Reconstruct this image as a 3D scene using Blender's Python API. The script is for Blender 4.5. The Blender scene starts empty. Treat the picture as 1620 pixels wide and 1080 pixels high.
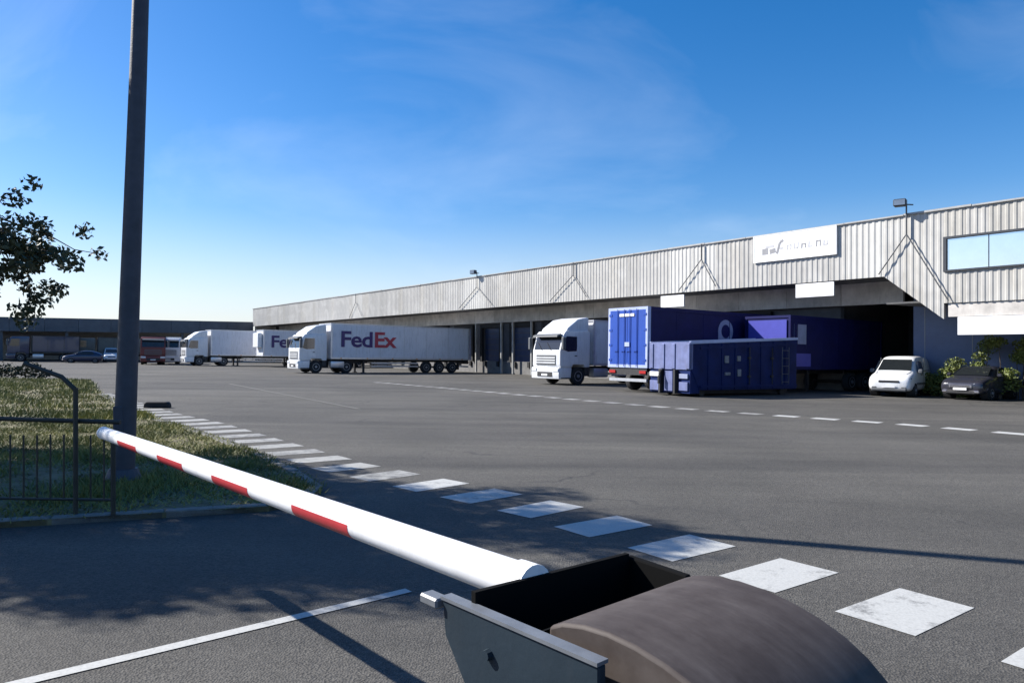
import bpy, bmesh, math, random
import numpy as np
from mathutils import Vector, Matrix, noise as mnoise
random.seed(7); RNG = np.random.default_rng(7)
scene = bpy.context.scene
COL = scene.collection
R = math.radians

# ------------------------------------------------------------------ camera
cd = bpy.data.cameras.new('camera'); cam = bpy.data.objects.new('camera', cd); COL.objects.link(cam)
cam.location = (0, 0, 1.6); cam.rotation_euler = (R(90), 0, 0)
cd.sensor_width = 36; cd.lens = 36 * 1150 / 1620; cd.shift_y = 10 / 1620
cd.clip_start = 0.05; cd.clip_end = 3000
scene.camera = cam

# ------------------------------------------------------------------ sun and sky
SUN_EL = math.atan(.745); SH = (-.954, .30)
sun_dir = Vector((SH[0] * math.cos(SUN_EL), SH[1] * math.cos(SUN_EL), math.sin(SUN_EL)))
sl = bpy.data.lights.new('sun', 'SUN'); sl.energy = 5.0; sl.angle = R(.53); sl.color = (1, .955, .89)
so = bpy.data.objects.new('sun', sl); COL.objects.link(so); so.rotation_euler = sun_dir.to_track_quat('Z', 'Y').to_euler()
so.location = (-40, 12, 40)
world = bpy.data.worlds.new('World'); scene.world = world; world.use_nodes = True
wt = world.node_tree; wt.nodes.clear()
def wn(t, **kw):
    n_ = wt.nodes.new(t)
    for k_, v_ in kw.items(): setattr(n_, k_, v_)
    return n_
wo = wn('ShaderNodeOutputWorld'); bg = wn('ShaderNodeBackground'); sky = wn('ShaderNodeTexSky', sky_type='NISHITA')
sky.sun_disc = False; sky.sun_elevation = SUN_EL; sky.sun_rotation = math.atan2(SH[0], SH[1])
sky.altitude = 100; sky.air_density = 1.0; sky.dust_density = .5; sky.ozone_density = 3.0
bg.inputs['Strength'].default_value = .082
# thin cirrus wisps, part of the sky itself
tc = wn('ShaderNodeTexCoord'); mp = wn('ShaderNodeMapping'); mp.inputs['Location'].default_value = (.55, .3, .8); mp.inputs['Rotation'].default_value = (R(20), R(35), R(25)); mp.inputs['Scale'].default_value = (.9, 4.2, 2.6)
cn = wn('ShaderNodeTexNoise'); cn.inputs['Scale'].default_value = 1.6; cn.inputs['Detail'].default_value = 7; cn.inputs['Roughness'].default_value = .55; cn.inputs['Distortion'].default_value = .6
cr = wn('ShaderNodeValToRGB'); cr.color_ramp.elements[0].position = .53; cr.color_ramp.elements[0].color = (0, 0, 0, 1); cr.color_ramp.elements[1].position = .92; cr.color_ramp.elements[1].color = (.20, .20, .20, 1)
mx = wn('ShaderNodeMix', data_type='RGBA'); mx.inputs[7].default_value = (9.0, 9.6, 10.5, 1)
hs = wn('ShaderNodeHueSaturation'); hs.inputs['Saturation'].default_value = 1.40
tint = wn('ShaderNodeMix', data_type='RGBA', blend_type='MULTIPLY'); tint.inputs[0].default_value = 1; tint.inputs[7].default_value = (1.05, .965, 1.05, 1)
sx_ = wn('ShaderNodeSeparateXYZ'); hz = wn('ShaderNodeMapRange', interpolation_type='SMOOTHSTEP'); hz.inputs[1].default_value = -.02; hz.inputs[2].default_value = .20; hz.inputs[3].default_value = .70; hz.inputs[4].default_value = 0
hm = wn('ShaderNodeMix', data_type='RGBA'); hm.inputs[7].default_value = (5.2, 5.75, 6.4, 1)
L_ = wt.links.new
L_(tc.outputs['Generated'], mp.inputs['Vector']); L_(mp.outputs[0], cn.inputs['Vector']); L_(cn.outputs['Fac'], cr.inputs[0])
L_(cr.outputs[0], mx.inputs[0]); L_(sky.outputs[0], hs.inputs['Color']); L_(hs.outputs[0], tint.inputs[6]); L_(tc.outputs['Generated'], sx_.inputs[0]); L_(sx_.outputs[2], hz.inputs[0]); L_(hz.outputs[0], hm.inputs[0]); L_(tint.outputs[2], hm.inputs[6]); L_(hm.outputs[2], mx.inputs[6]); L_(mx.outputs[2], bg.inputs['Color']); L_(bg.outputs[0], wo.inputs[0])
vs = scene.view_settings
vs.view_transform = 'Standard'; vs.look = 'None'; vs.exposure = .9; vs.gamma = 1; vs.use_curve_mapping = False

# ------------------------------------------------------------------ frames of reference
NV = Vector((.808, .589, 0)).normalized(); UV = Vector((-NV.y, NV.x, 0)); K = .018
def gz(x, y): return -K * (NV.x * x + NV.y * y)
GN = Vector((K * NV.x, K * NV.y, 1)).normalized()
def W(d, l, z=0.): return Vector((NV.x * d + UV.x * l, NV.y * d + UV.y * l, z))     # distance towards the warehouse, along its front
def G(d, l, dz=0.):
    p = W(d, l); p.z = gz(p.x, p.y) + dz; return p

# ------------------------------------------------------------------ materials
def mat(name, col, rough=.6, var=.12, scale=6., metal=0., bump=0., bscale=40., col2=None, spec=.5, coat=0., dirt=0., rnd=0.):
    m = bpy.data.materials.new(name); m.use_nodes = True
    t = m.node_tree; b = t.nodes['Principled BSDF']; N = t.nodes.new; K_ = t.links.new
    b.inputs['Roughness'].default_value = rough; b.inputs['Metallic'].default_value = metal
    b.inputs['Specular IOR Level'].default_value = spec; b.inputs['Coat Weight'].default_value = coat
    tcn = N('ShaderNodeTexCoord')
    nz = N('ShaderNodeTexNoise'); nz.inputs['Scale'].default_value = scale; nz.inputs['Detail'].default_value = 6; nz.inputs['Roughness'].default_value = .62
    K_(tcn.outputs['Object'], nz.inputs['Vector'])
    ramp = N('ShaderNodeValToRGB'); ramp.color_ramp.elements[0].position = .3; ramp.color_ramp.elements[1].position = .7
    c2 = col2 or tuple(min(1, c * (1 + var)) for c in col); c1 = tuple(c * (1 - var) for c in col)
    ramp.color_ramp.elements[0].color = (*c1, 1); ramp.color_ramp.elements[1].color = (*c2, 1)
    K_(nz.outputs['Fac'], ramp.inputs[0]); out = ramp.outputs[0]
    if rnd:
        oi = N('ShaderNodeObjectInfo'); mr = N('ShaderNodeMapRange'); mr.inputs[3].default_value = 1 - rnd; mr.inputs[4].default_value = 1 + rnd * .6
        K_(oi.outputs['Random'], mr.inputs[0])
        h = N('ShaderNodeHueSaturation'); K_(mr.outputs[0], h.inputs['Value']); K_(out, h.inputs['Color']); out = h.outputs[0]
    if dirt:
        d1 = N('ShaderNodeTexNoise'); d1.inputs['Scale'].default_value = 2.2; d1.inputs['Detail'].default_value = 8; d1.inputs['Roughness'].default_value = .7
        mpg = N('ShaderNodeMapping'); mpg.inputs['Scale'].default_value = (3, 3, .5); K_(tcn.outputs['Object'], mpg.inputs[0]); K_(mpg.outputs[0], d1.inputs['Vector'])
        r2 = N('ShaderNodeValToRGB'); r2.color_ramp.elements[0].position = .5; r2.color_ramp.elements[1].position = .78
        r2.color_ramp.elements[1].color = (dirt, dirt, dirt, 1); r2.color_ramp.elements[0].color = (0, 0, 0, 1); K_(d1.outputs['Fac'], r2.inputs[0])
        x = N('ShaderNodeMix'); x.data_type = 'RGBA'; K_(r2.outputs[0], x.inputs[0]); K_(out, x.inputs[6]); x.inputs[7].default_value = (.13, .115, .095, 1); out = x.outputs[2]
    K_(out, b.inputs['Base Color'])
    if bump:
        bz = N('ShaderNodeTexNoise'); bz.inputs['Scale'].default_value = bscale; bz.inputs['Detail'].default_value = 4; K_(tcn.outputs['Object'], bz.inputs['Vector'])
        bp = N('ShaderNodeBump'); bp.inputs['Strength'].default_value = bump; bp.inputs['Distance'].default_value = .02; K_(bz.outputs['Fac'], bp.inputs['Height']); K_(bp.outputs[0], b.inputs['Normal'])
    return m

def asphalt_mat():
    m = bpy.data.materials.new('asphalt'); m.use_nodes = True; t = m.node_tree; b = t.nodes['Principled BSDF']; N = t.nodes.new; K_ = t.links.new
    g = N('ShaderNodeNewGeometry')
    def nz(s, det=6, ro=.6, dist=0, vec=None):
        n_ = N('ShaderNodeTexNoise'); n_.inputs['Scale'].default_value = s; n_.inputs['Detail'].default_value = det; n_.inputs['Roughness'].default_value = ro; n_.inputs['Distortion'].default_value = dist
        K_(vec or g.outputs['Position'], n_.inputs['Vector']); return n_.outputs['Fac']
    def ramp(src, p0, p1, c0, c1):
        r_ = N('ShaderNodeValToRGB'); r_.color_ramp.elements[0].position = p0; r_.color_ramp.elements[1].position = p1
        r_.color_ramp.elements[0].color = (*c0, 1); r_.color_ramp.elements[1].color = (*c1, 1); K_(src, r_.inputs[0]); return r_.outputs[0]
    def mixc(fac, a, c, mode='MIX'):
        x = N('ShaderNodeMix'); x.data_type = 'RGBA'; x.blend_type = mode
        for s, v in ((0, fac), (6, a), (7, c)):
            if hasattr(v, 'is_linked'): K_(v, x.inputs[s])
            else: x.inputs[s].default_value = v if s == 0 else (*v, 1)
        return x.outputs[2]
    base = ramp(nz(.22, 8, .65, .5), .3, .72, (.060, .058, .0525), (.104, .100, .091))
    big = ramp(nz(.05, 4, .5), .35, .65, (.9, .9, .92), (1.08, 1.06, 1.03))
    c = mixc(1., base, big, 'MULTIPLY')
    # aggregate speckle: pale chips and dark binder
    vo = N('ShaderNodeTexVoronoi'); vo.inputs['Scale'].default_value = 75; K_(g.outputs['Position'], vo.inputs['Vector'])
    sep = N('ShaderNodeSeparateColor'); K_(vo.outputs['Color'], sep.inputs[0])
    sp = ramp(sep.outputs[0], 0., 1., (.55, .55, .55), (1.5, 1.48, 1.44)); c = mixc(.75, c, sp, 'MULTIPLY')
    # tyre-polished lanes along the yard, stretched stains
    mpn = N('ShaderNodeMapping'); mpn.inputs['Rotation'].default_value = (0, 0, -math.atan2(UV.y, UV.x)); mpn.inputs['Scale'].default_value = (.05, .55, 1); K_(g.outputs['Position'], mpn.inputs[0])
    lane = ramp(nz(1., 5, .6, .3, mpn.outputs[0]), .38, .66, (.76, .76, .77), (1.18, 1.17, 1.14)); c = mixc(1., c, lane, 'MULTIPLY')
    # oil drips
    oil = ramp(nz(.9, 9, .75, 1.2), .66, .78, (0, 0, 0), (1, 1, 1)); c = mixc(oil, c, mixc(1., c, (.55, .54, .54), 'MULTIPLY'))
    # hairline cracks
    v2 = N('ShaderNodeTexVoronoi'); v2.feature = 'DISTANCE_TO_EDGE'; v2.inputs['Scale'].default_value = .33
    wv = N('ShaderNodeTexNoise'); wv.inputs['Scale'].default_value = 1.3; wv.inputs['Detail'].default_value = 8; K_(g.outputs['Position'], wv.inputs['Vector'])
    add = N('ShaderNodeMix'); add.data_type = 'RGBA'; add.blend_type = 'ADD'; add.inputs[0].default_value = .9; K_(g.outputs['Position'], add.inputs[6]); K_(wv.outputs['Color'], add.inputs[7]); K_(add.outputs[2], v2.inputs['Vector'])
    ck = ramp(v2.outputs['Distance'], .0, .012, (1, 1, 1), (0, 0, 0)); gate = ramp(nz(.16, 3), .5, .6, (0, 0, 0), (1, 1, 1))
    ckm = mixc(1., ck, gate, 'MULTIPLY'); c = mixc(ckm, c, (.03, .03, .03))
    K_(c, b.inputs['Base Color']); b.inputs['Roughness'].default_value = .86; b.inputs['Specular IOR Level'].default_value = .35
    bz = N('ShaderNodeBump'); bz.inputs['Strength'].default_value = .55; bz.inputs['Distance'].default_value = .012
    K_(vo.outputs['Distance'], bz.inputs['Height']); K_(bz.outputs[0], b.inputs['Normal'])
    return m

def paint_mat(name, col, lo, hi):
    m = bpy.data.materials.new(name); m.use_nodes = True; t = m.node_tree; b = t.nodes['Principled BSDF']; N = t.nodes.new; K_ = t.links.new
    g = N('ShaderNodeNewGeometry'); n_ = N('ShaderNodeTexNoise'); n_.inputs['Scale'].default_value = 5.; n_.inputs['Detail'].default_value = 10; n_.inputs['Roughness'].default_value = .78
    K_(g.outputs['Position'], n_.inputs['Vector'])
    oi = N('ShaderNodeObjectInfo'); ma = N('ShaderNodeMath'); ma.operation = 'MULTIPLY_ADD'; ma.inputs[1].default_value = .12; K_(oi.outputs['Random'], ma.inputs[0]); K_(n_.outputs['Fac'], ma.inputs[2])
    r_ = N('ShaderNodeValToRGB'); r_.color_ramp.elements[0].position = lo; r_.color_ramp.elements[1].position = hi
    r_.color_ramp.elements[0].color = (*col, 1); r_.color_ramp.elements[1].color = (.075, .073, .07, 1); K_(ma.outputs[0], r_.inputs[0])
    sp = N('ShaderNodeTexNoise'); sp.inputs['Scale'].default_value = 60; K_(g.outputs['Position'], sp.inputs['Vector'])
    h = N('ShaderNodeMix'); h.data_type = 'RGBA'; h.blend_type = 'MULTIPLY'; h.inputs[0].default_value = .35; K_(r_.outputs[0], h.inputs[6])
    r3 = N('ShaderNodeValToRGB'); r3.color_ramp.elements[0].position = .35; r3.color_ramp.elements[1].position = .6; r3.color_ramp.elements[0].color = (.6, .6, .6, 1); K_(sp.outputs['Fac'], r3.inputs[0]); K_(r3.outputs[0], h.inputs[7])
    K_(h.outputs[2], b.inputs['Base Color']); b.inputs['Roughness'].default_value = .7
    return m

M = dict(
    asphalt=asphalt_mat(), paint=paint_mat('road_paint', (.45, .45, .425), .62, .80), paint_old=paint_mat('worn_road_paint', (.34, .335, .31), .52, .78), paint_faint=paint_mat('faded_yellow_paint', (.13, .12, .09), .45, .75),
    kerb=mat('kerb_concrete', (.17, .165, .15), .9, .25, 9, bump=.4), soil=mat('verge_soil', (.10, .09, .04), .95, .5, 3, col2=(.2, .17, .09), bump=.5, bscale=25),
    clad=mat('cladding_sheet', (.41, .40, .375), .5, .10, 1.6, dirt=.30, rnd=.10), clad_pale=mat('cladding_pale', (.53, .52, .485), .5, .08, 1.5, dirt=.2, rnd=.06), clad_cream=mat('cladding_cream', (.41, .395, .36), .55, .1, 1.5, dirt=.35, rnd=.1),
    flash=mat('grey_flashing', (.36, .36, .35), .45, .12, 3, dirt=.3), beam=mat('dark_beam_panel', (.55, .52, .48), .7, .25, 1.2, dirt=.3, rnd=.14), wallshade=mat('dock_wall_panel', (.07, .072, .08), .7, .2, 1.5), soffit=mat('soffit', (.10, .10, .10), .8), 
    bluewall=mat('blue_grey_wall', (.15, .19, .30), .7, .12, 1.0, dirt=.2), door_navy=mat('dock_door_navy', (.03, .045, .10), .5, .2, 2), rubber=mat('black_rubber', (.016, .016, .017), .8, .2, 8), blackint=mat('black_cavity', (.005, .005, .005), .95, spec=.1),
    roof=mat('roof_felt', (.12, .12, .12), .9), dockfloor=mat('dock_concrete', (.16, .155, .15), .9, .2, 2),
    white=mat('white_paint', (.72, .73, .74), .35, .04, 1.5, coat=.3, dirt=.3), white_box=mat('white_box_panel', (.66, .67, .71), .45, .06, .8, dirt=.36), alu=mat('aluminium', (.55, .56, .58), .35, .1, 4, metal=.6), dark=mat('chassis_black', (.022, .022, .024), .6, .3, 6, dirt=.25), grey=mat('grey_plastic', (.10, .105, .11), .55, .15, 5),
    glass=mat('vehicle_glass', (.015, .018, .02), .06, .1, 2, spec=.8), tyre=mat('tyre_rubber', (.02, .02, .021), .85, .25, 20), rim=mat('steel_rim', (.32, .32, .33), .45, .2, 9, metal=.5), lamp=mat('lamp_lens', (.62, .64, .66), .12, .1, 9, spec=.8), red_lamp=mat('red_lens', (.4, .02, .02), .2), amber=mat('amber_lens', (.6, .22, .02), .2),
    purple=mat('purple_print', (.045, .02, .13), .45, .05), orange=mat('red_print', (.42, .035, .06), .45, .05), blue=mat('blue_door_paint', (.010, .062, .36), .4, .08, 1.5, dirt=.1), navy=mat('navy_panel', (.008, .010, .075), .55, .2, 1.2, spec=.2), paleblue=mat('pale_blue_frame', (.40, .46, .66), .4, .08, 3, dirt=.12), violet=mat('violet_blue_paint', (.055, .06, .36), .45, .08, 2), lavender=mat('lavender_grey_paint', (.25, .28, .41), .5, .12, 3, dirt=.2),
    sticker=mat('faded_sticker', (.20, .21, .23), .6, .4, 14, dirt=.5), slate=mat('slate_blue_paint', (.13, .155, .31), .5, .25, 2.5, dirt=.35), compact=mat('compactor_navy', (.006, .017, .085), .6, .3, 1.4, spec=.15), rust=mat('red_brown_paint', (.14, .028, .024), .5, .25, 2, dirt=.2), darkcar=mat('dark_car_paint', (.03, .03, .04), .25, .1, 2, coat=.6), navycar=mat('navy_car_paint', (.03, .04, .085), .3, .1, 2, coat=.5), greenvan=mat('grey_green_paint', (.075, .09, .085), .4, .1, 2), chrome=mat('chrome', (.5, .47, .5), .2, .1, 3, metal=.9),
    pole=mat('dark_blue_grey_pole', (.046, .05, .066), .6, .25, 5, bump=.12), fence=mat('dark_green_brown_steel', (.028, .026, .018), .6, .3, 8), boomw=mat('boom_white', (.80, .80, .80), .4, .05, 5, dirt=.3), boomr=mat('boom_red', (.43, .03, .038), .45, .12, 9), plate=mat('blue_grey_steel', (.016, .027, .038), .6, .16, 5, bump=.05, dirt=.07, spec=.2), plate_edge=mat('worn_steel_edge', (.13, .14, .155), .45, .2, 12),
    signw=mat('white_sign', (.8, .8, .8), .4, .04, 2), signgrey=mat('grey_print', (.27, .27, .28), .5, .1, 3), signpale=mat('pale_grey_print', (.48, .48, .49), .5, .1, 3), pane=mat('window_pane', (.8, .84, .85), .08, .05, 1, metal=.85), frame=mat('dark_window_frame', (.03, .035, .045), .5),
    bark=mat('bark', (.09, .07, .05), .95, .4, 9, bump=.7), leaf=mat('tree_leaf', (.05, .062, .03), .6, .35, 1.5, rnd=0), hedge=mat('hedge_leaf', (.14, .17, .04), .6, .4, 1.2), hedge_dark=mat('dark_hedge_leaf', (.03, .04, .018), .7, .4, 1.2), grass=mat('grass_blade', (.11, .14, .025), .7, .45, .5, col2=(.29, .275, .07)),
    wing=mat('wing_fascia', (.095, .105, .12), .6, .2, .8, dirt=.2, rnd=.1), wing_pale=mat('wing_pale_panel', (.42, .43, .47), .6, .1, 1), bulb=mat('floodlight_glass', (.2, .25, .32), .1, .1, 3))
def weather(m):                                   # broad pale patches where the sheets have chalked
    t = m.node_tree; b = t.nodes['Principled BSDF']; N = t.nodes.new; K_ = t.links.new; src = b.inputs['Base Color'].links[0].from_socket
    g = N('ShaderNodeNewGeometry'); n_ = N('ShaderNodeTexNoise'); n_.inputs['Scale'].default_value = .38; n_.inputs['Detail'].default_value = 3; n_.inputs['Distortion'].default_value = 1.6; K_(g.outputs['Position'], n_.inputs['Vector'])
    r_ = N('ShaderNodeValToRGB'); r_.color_ramp.elements[0].position = .50; r_.color_ramp.elements[1].position = .66; r_.color_ramp.elements[1].color = (.55, .55, .55, 1); r_.color_ramp.elements[0].color = (0, 0, 0, 1); K_(n_.outputs['Fac'], r_.inputs[0])
    x = N('ShaderNodeMix'); x.data_type = 'RGBA'; x.inputs[7].default_value = (.52, .51, .48, 1); K_(r_.outputs[0], x.inputs[0]); K_(src, x.inputs[6]); K_(x.outputs[2], b.inputs['Base Color'])
for k_ in ('clad', 'clad_cream', 'clad_pale'): weather(M[k_])
def hood_mat():
    m = mat('weathered_hood', (.165, .15, .14), .62, .1, 3, spec=.22); t = m.node_tree; b = t.nodes['Principled BSDF']; N = t.nodes.new; K_ = t.links.new
    tcn = N('ShaderNodeTexCoord'); mpn = N('ShaderNodeMapping'); mpn.inputs['Scale'].default_value = (2.0, 14, 3.); K_(tcn.outputs['Object'], mpn.inputs[0])
    n_ = N('ShaderNodeTexNoise'); n_.inputs['Scale'].default_value = 2.2; n_.inputs['Detail'].default_value = 9; n_.inputs['Roughness'].default_value = .72; K_(mpn.outputs[0], n_.inputs['Vector'])
    r_ = N('ShaderNodeValToRGB'); r_.color_ramp.elements[0].position = .3; r_.color_ramp.elements[1].position = .75
    r_.color_ramp.elements[0].color = (.060, .049, .044, 1); r_.color_ramp.elements[1].color = (.094, .080, .073, 1); K_(n_.outputs['Fac'], r_.inputs[0])
    n2 = N('ShaderNodeTexNoise'); n2.inputs['Scale'].default_value = 9; n2.inputs['Detail'].default_value = 9; n2.inputs['Roughness'].default_value = .7; K_(tcn.outputs['Object'], n2.inputs['Vector'])
    r2 = N('ShaderNodeValToRGB'); r2.color_ramp.elements[0].position = .35; r2.color_ramp.elements[1].position = .7; r2.color_ramp.elements[0].color = (.72, .68, .66, 1); r2.color_ramp.elements[1].color = (1.1, 1.1, 1.1, 1); K_(n2.outputs['Fac'], r2.inputs[0])
    x = N('ShaderNodeMix'); x.data_type = 'RGBA'; x.blend_type = 'MULTIPLY'; x.inputs[0].default_value = 1; K_(r_.outputs[0], x.inputs[6]); K_(r2.outputs[0], x.inputs[7]); K_(x.outputs[2], b.inputs['Base Color'])
    return m
M['hood'] = hood_mat()

# ------------------------------------------------------------------ mesh helpers
class MB:
    def __init__(s): s.bm = bmesh.new()
    def poly(s, pts, ret=False):
        vs_ = [s.bm.verts.new(p) for p in pts]; f = s.bm.faces.new(vs_); return f
    def solid(s, rings, cap=True, bev=0., seg=2):
        nv0 = len(s.bm.verts); vr = [[s.bm.verts.new(p) for p in r] for r in rings]; fs = []
        k = len(rings[0])
        for a, b in zip(vr[:-1], vr[1:]):
            for i in range(k): fs.append(s.bm.faces.new((a[i], a[(i + 1) % k], b[(i + 1) % k], b[i])))
        if cap: fs.append(s.bm.faces.new(vr[0][::-1])); fs.append(s.bm.faces.new(vr[-1]))
        bmesh.ops.recalc_face_normals(s.bm, faces=fs)
        if bev:
            es = list({e for f in fs for e in f.edges})
            bmesh.ops.bevel(s.bm, geom=es, offset=bev, segments=seg, affect='EDGES', profile=.6, clamp_overlap=True)
        return s
    def box(s, x0, x1, y0, y1, z0, z1, bev=0., seg=1):
        return s.solid([[(x0, y0, z0), (x1, y0, z0), (x1, y1, z0), (x0, y1, z0)], [(x0, y0, z1), (x1, y0, z1), (x1, y1, z1), (x0, y1, z1)]], True, bev, seg)
    def prism_y(s, prof, y0, y1, bev=0., seg=2): return s.solid([[(x, y0, z) for x, z in prof], [(x, y1, z) for x, z in prof]], True, bev, seg)
    def tube(s, pts, r, seg=10, r1=None):
        pts = [Vector(p) for p in pts]; rings = []; nn = len(pts)
        for i, p in enumerate(pts):
            a = pts[max(0, i - 1)]; b = pts[min(nn - 1, i + 1)]; t = (b - a).normalized()
            ref = Vector((0, 0, 1)) if abs(t.z) < .9 else Vector((1, 0, 0))
            e1 = t.cross(ref).normalized(); e2 = t.cross(e1)
            rr = r if r1 is None else r + (r1 - r) * i / max(1, nn - 1)
            rings.append([p + (e1 * math.cos(2 * math.pi * k / seg) + e2 * math.sin(2 * math.pi * k / seg)) * rr for k in range(seg)])
        return s.solid(rings)
    def lathe_y(s, prof, cx, cz, seg=20):       # profile of (radius, y) round an axis along y
        rings = [[(cx + r * math.cos(2 * math.pi * k / seg), y, cz + r * math.sin(2 * math.pi * k / seg)) for k in range(seg)] for r, y in prof]
        return s.solid(rings)
    def build(s, name, m, parent=None, smooth=False, kind=None):
        me = bpy.data.meshes.new(name); s.bm.to_mesh(me); s.bm.free(); me.materials.append(M[m] if isinstance(m, str) else m)
        if smooth:
            for p in me.polygons: p.use_smooth = True
            me.set_sharp_from_angle(angle=R(35))
        return link(name, me, parent, kind)
def link(name, me, parent=None, kind=None):
    o = bpy.data.objects.new(name, me); COL.objects.link(o)
    if parent is not None: o.parent = parent
    if kind: o['kind'] = kind
    return o
def tag(o, label, cat, group=None):
    o['label'] = label; o['category'] = cat
    if group: o['group'] = group
    return o
def thing(name, label, cat, group=None, mw=None):
    o = bpy.data.objects.new(name, None); o.empty_display_size = .3; COL.objects.link(o)
    if mw is not None: o.matrix_world = mw
    return tag(o, label, cat, group)
def frame_at(p, back, up=GN):                    # local x = rearwards along 'back', z = ground normal
    up = Vector(up).normalized(); x = (Vector(back) - up * Vector(back).dot(up)).normalized(); y = up.cross(x)
    m = Matrix((x, y, up)).transposed().to_4x4(); m.translation = p; return m
def box(name, m, parent, *a, bev=0., smooth=False, seg=1): return MB().box(*a, bev=bev, seg=seg).build(name, m, parent, smooth)
def dup_tree(o, parent=None):
    c = o.copy(); COL.objects.link(c)
    if parent is not None:
        c.parent = parent; c.matrix_parent_inverse = o.matrix_parent_inverse.copy()
    for ch in o.children: dup_tree(ch, c)
    return c
def raw_mesh(name, verts, faces, m):
    me = bpy.data.meshes.new(name); nv = len(verts); nf, k = faces.shape
    me.vertices.add(nv); me.vertices.foreach_set('co', np.asarray(verts, np.float32).ravel())
    me.loops.add(nf * k); me.loops.foreach_set('vertex_index', faces.astype(np.int32).ravel())
    me.polygons.add(nf); me.polygons.foreach_set('loop_start', np.arange(nf, dtype=np.int32) * k); me.polygons.foreach_set('loop_total', np.full(nf, k, np.int32))
    me.materials.append(M[m]); me.update(calc_edges=True); return me
def text_mesh(s, size, bold=.02, extrude=0.004, space=1.0):
    cu = bpy.data.curves.new('t', 'FONT'); cu.body = s; cu.size = size; cu.offset = bold; cu.extrude = extrude; cu.space_character = space; cu.resolution_u = 3
    o = bpy.data.objects.new('t', cu); COL.objects.link(o); dg = bpy.context.evaluated_depsgraph_get(); me = bpy.data.meshes.new_from_object(o.evaluated_get(dg))
    COL.objects.unlink(o); bpy.data.objects.remove(o); return me

# ------------------------------------------------------------------ ground
S = 900.
def gp(x, y, dz=0.): return (x, y, gz(x, y) + dz)
mb = MB(); mb.poly([gp(-S, -S), gp(S, -S), gp(S, S), gp(-S, S)]); mb.build('ground', 'asphalt', None, kind='structure')

VERGE = [(-2.45, 7.30), (-2.16, 7.75), (-2.2, 8.45), (-2.75, 9.45), (-3.6, 10.7), (-5.75, 13.65), (-8.75, 17.3), (-14.2, 25.2), (-21.5, 37.0), (-30, 37.0), (-60, 30), (-40, 8), (-20, 1.2), (-9.0, 4.75), (-4.2, 6.6)]
def verge_mesh():
    b = MB(); top = [b.bm.verts.new(gp(x, y, .055)) for x, y in VERGE]; f = b.bm.faces.new(top)
    if f.normal.z < 0: f.normal_flip()
    low = [b.bm.verts.new(gp(x, y, -.05)) for x, y in VERGE]
    n_ = len(top)
    for i in range(n_): b.bm.faces.new((top[i], top[(i + 1) % n_], low[(i + 1) % n_], low[i]))
    return b
verge = verge_mesh().build('verge', 'soil', None, kind='structure')
kerb = bpy.data.objects.new('kerb', None); COL.objects.link(kerb); kerb['kind'] = 'structure'
def kerb_run(pts, start):
    for (x0, y0), (x1, y1) in zip(pts[:-1], pts[1:]):
        a = Vector((x0, y0, 0)); b = Vector((x1, y1, 0)); n_ = max(1, round((b - a).length / .95)); t = (b - a) / n_; tn = t.normalized(); q = Vector((tn.y, -tn.x, 0)) * .13
        for i in range(n_):
            p0 = a + t * i + tn * .006; p1 = a + t * (i + 1) - tn * .006; dz = .07 + random.uniform(-.006, .006)
            m_ = MB(); quad = [p0, p1, p1 + q, p0 + q]
            m_.solid([[gp(p.x, p.y, -.04) for p in quad], [gp(p.x, p.y, dz) for p in quad]], True, .012, 1).build('kerb_stone', 'kerb', kerb)
kerb_run(list(reversed(VERGE[:8])), 0); kerb_run([VERGE[0], VERGE[14], VERGE[13]], 0)

# ------------------------------------------------------------------ road markings
def sheet(name, m, quad, parent, dz=.004):
    b = MB(); f = b.poly([gp(p.x, p.y, dz) for p in quad])
    if f.normal.z < 0: f.normal_flip()
    b.bm.normal_update()
    return b.build(name, m, parent)
def group_empty(name):
    o = bpy.data.objects.new(name, None); COL.objects.link(o); o['kind'] = 'structure'; return o
def polyline(pts):
    P_ = [W(d, l) for d, l in pts]
    def at(s):
        for a, b in zip(P_[:-1], P_[1:]):
            L = (b - a).length
            if s <= L: return a + (b - a) * (s / L), (b - a).normalized()
            s -= L
        return None
    return at
row1 = group_empty('square_marking_row')
at = polyline([(4.82, -3.05), (4.80, 3.2), (4.74, 5.9), (4.5, 7.5), (4.12, 9.6), (4.0, 12.8), (3.95, 16.6), (3.6, 20), (3.4, 30)])
s = .74
while True:
    r_ = at(s)
    if r_ is None: break
    p, t = r_; w = .24; wq = .41; q = Vector((-t.y, t.x, 0))
    jig = lambda: Vector((random.uniform(-.012, .012), random.uniform(-.012, .012), 0))
    sheet('painted_square', 'paint' if s < 11 else 'paint_old', [p - t * w - q * wq + jig(), p + t * w - q * wq + jig(), p + t * w + q * wq + jig(), p - t * w + q * wq + jig()], row1)
    s += .92
row2 = group_empty('dash_marking_row')
at = polyline([(18.9, -1.0), (18.85, 9.0), (18.2, 12.9), (17.8, 16), (17.75, 25), (17.9, 31), (17.7, 37)])
s = .1
while True:
    r_ = at(s)
    if r_ is None: break
    p, t = r_; q = Vector((-t.y, t.x, 0)); a_, b_ = .33, .24
    sheet('painted_dash', 'paint' if s < 14 else 'paint_old', [p - t * a_ - q * b_, p + t * a_ - q * b_, p + t * a_ + q * b_, p - t * a_ + q * b_], row2)
    s += 1.08
def line_mark(name, a, b, w, m):
    a = Vector((*a, 0)); b = Vector((*b, 0)); t = (b - a).normalized(); q = Vector((-t.y, t.x, 0)) * w / 2
    o = sheet(name, m, [a - q, b - q, b + q, a + q], None, .005); o['kind'] = 'structure'
line_mark('lane_line', (-5.2, .98), (-.70, 4.92), .085, 'paint')
line_mark('faded_line', (-14, 36.0), (-4.4, 20.9), .14, 'paint_faint')

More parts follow.
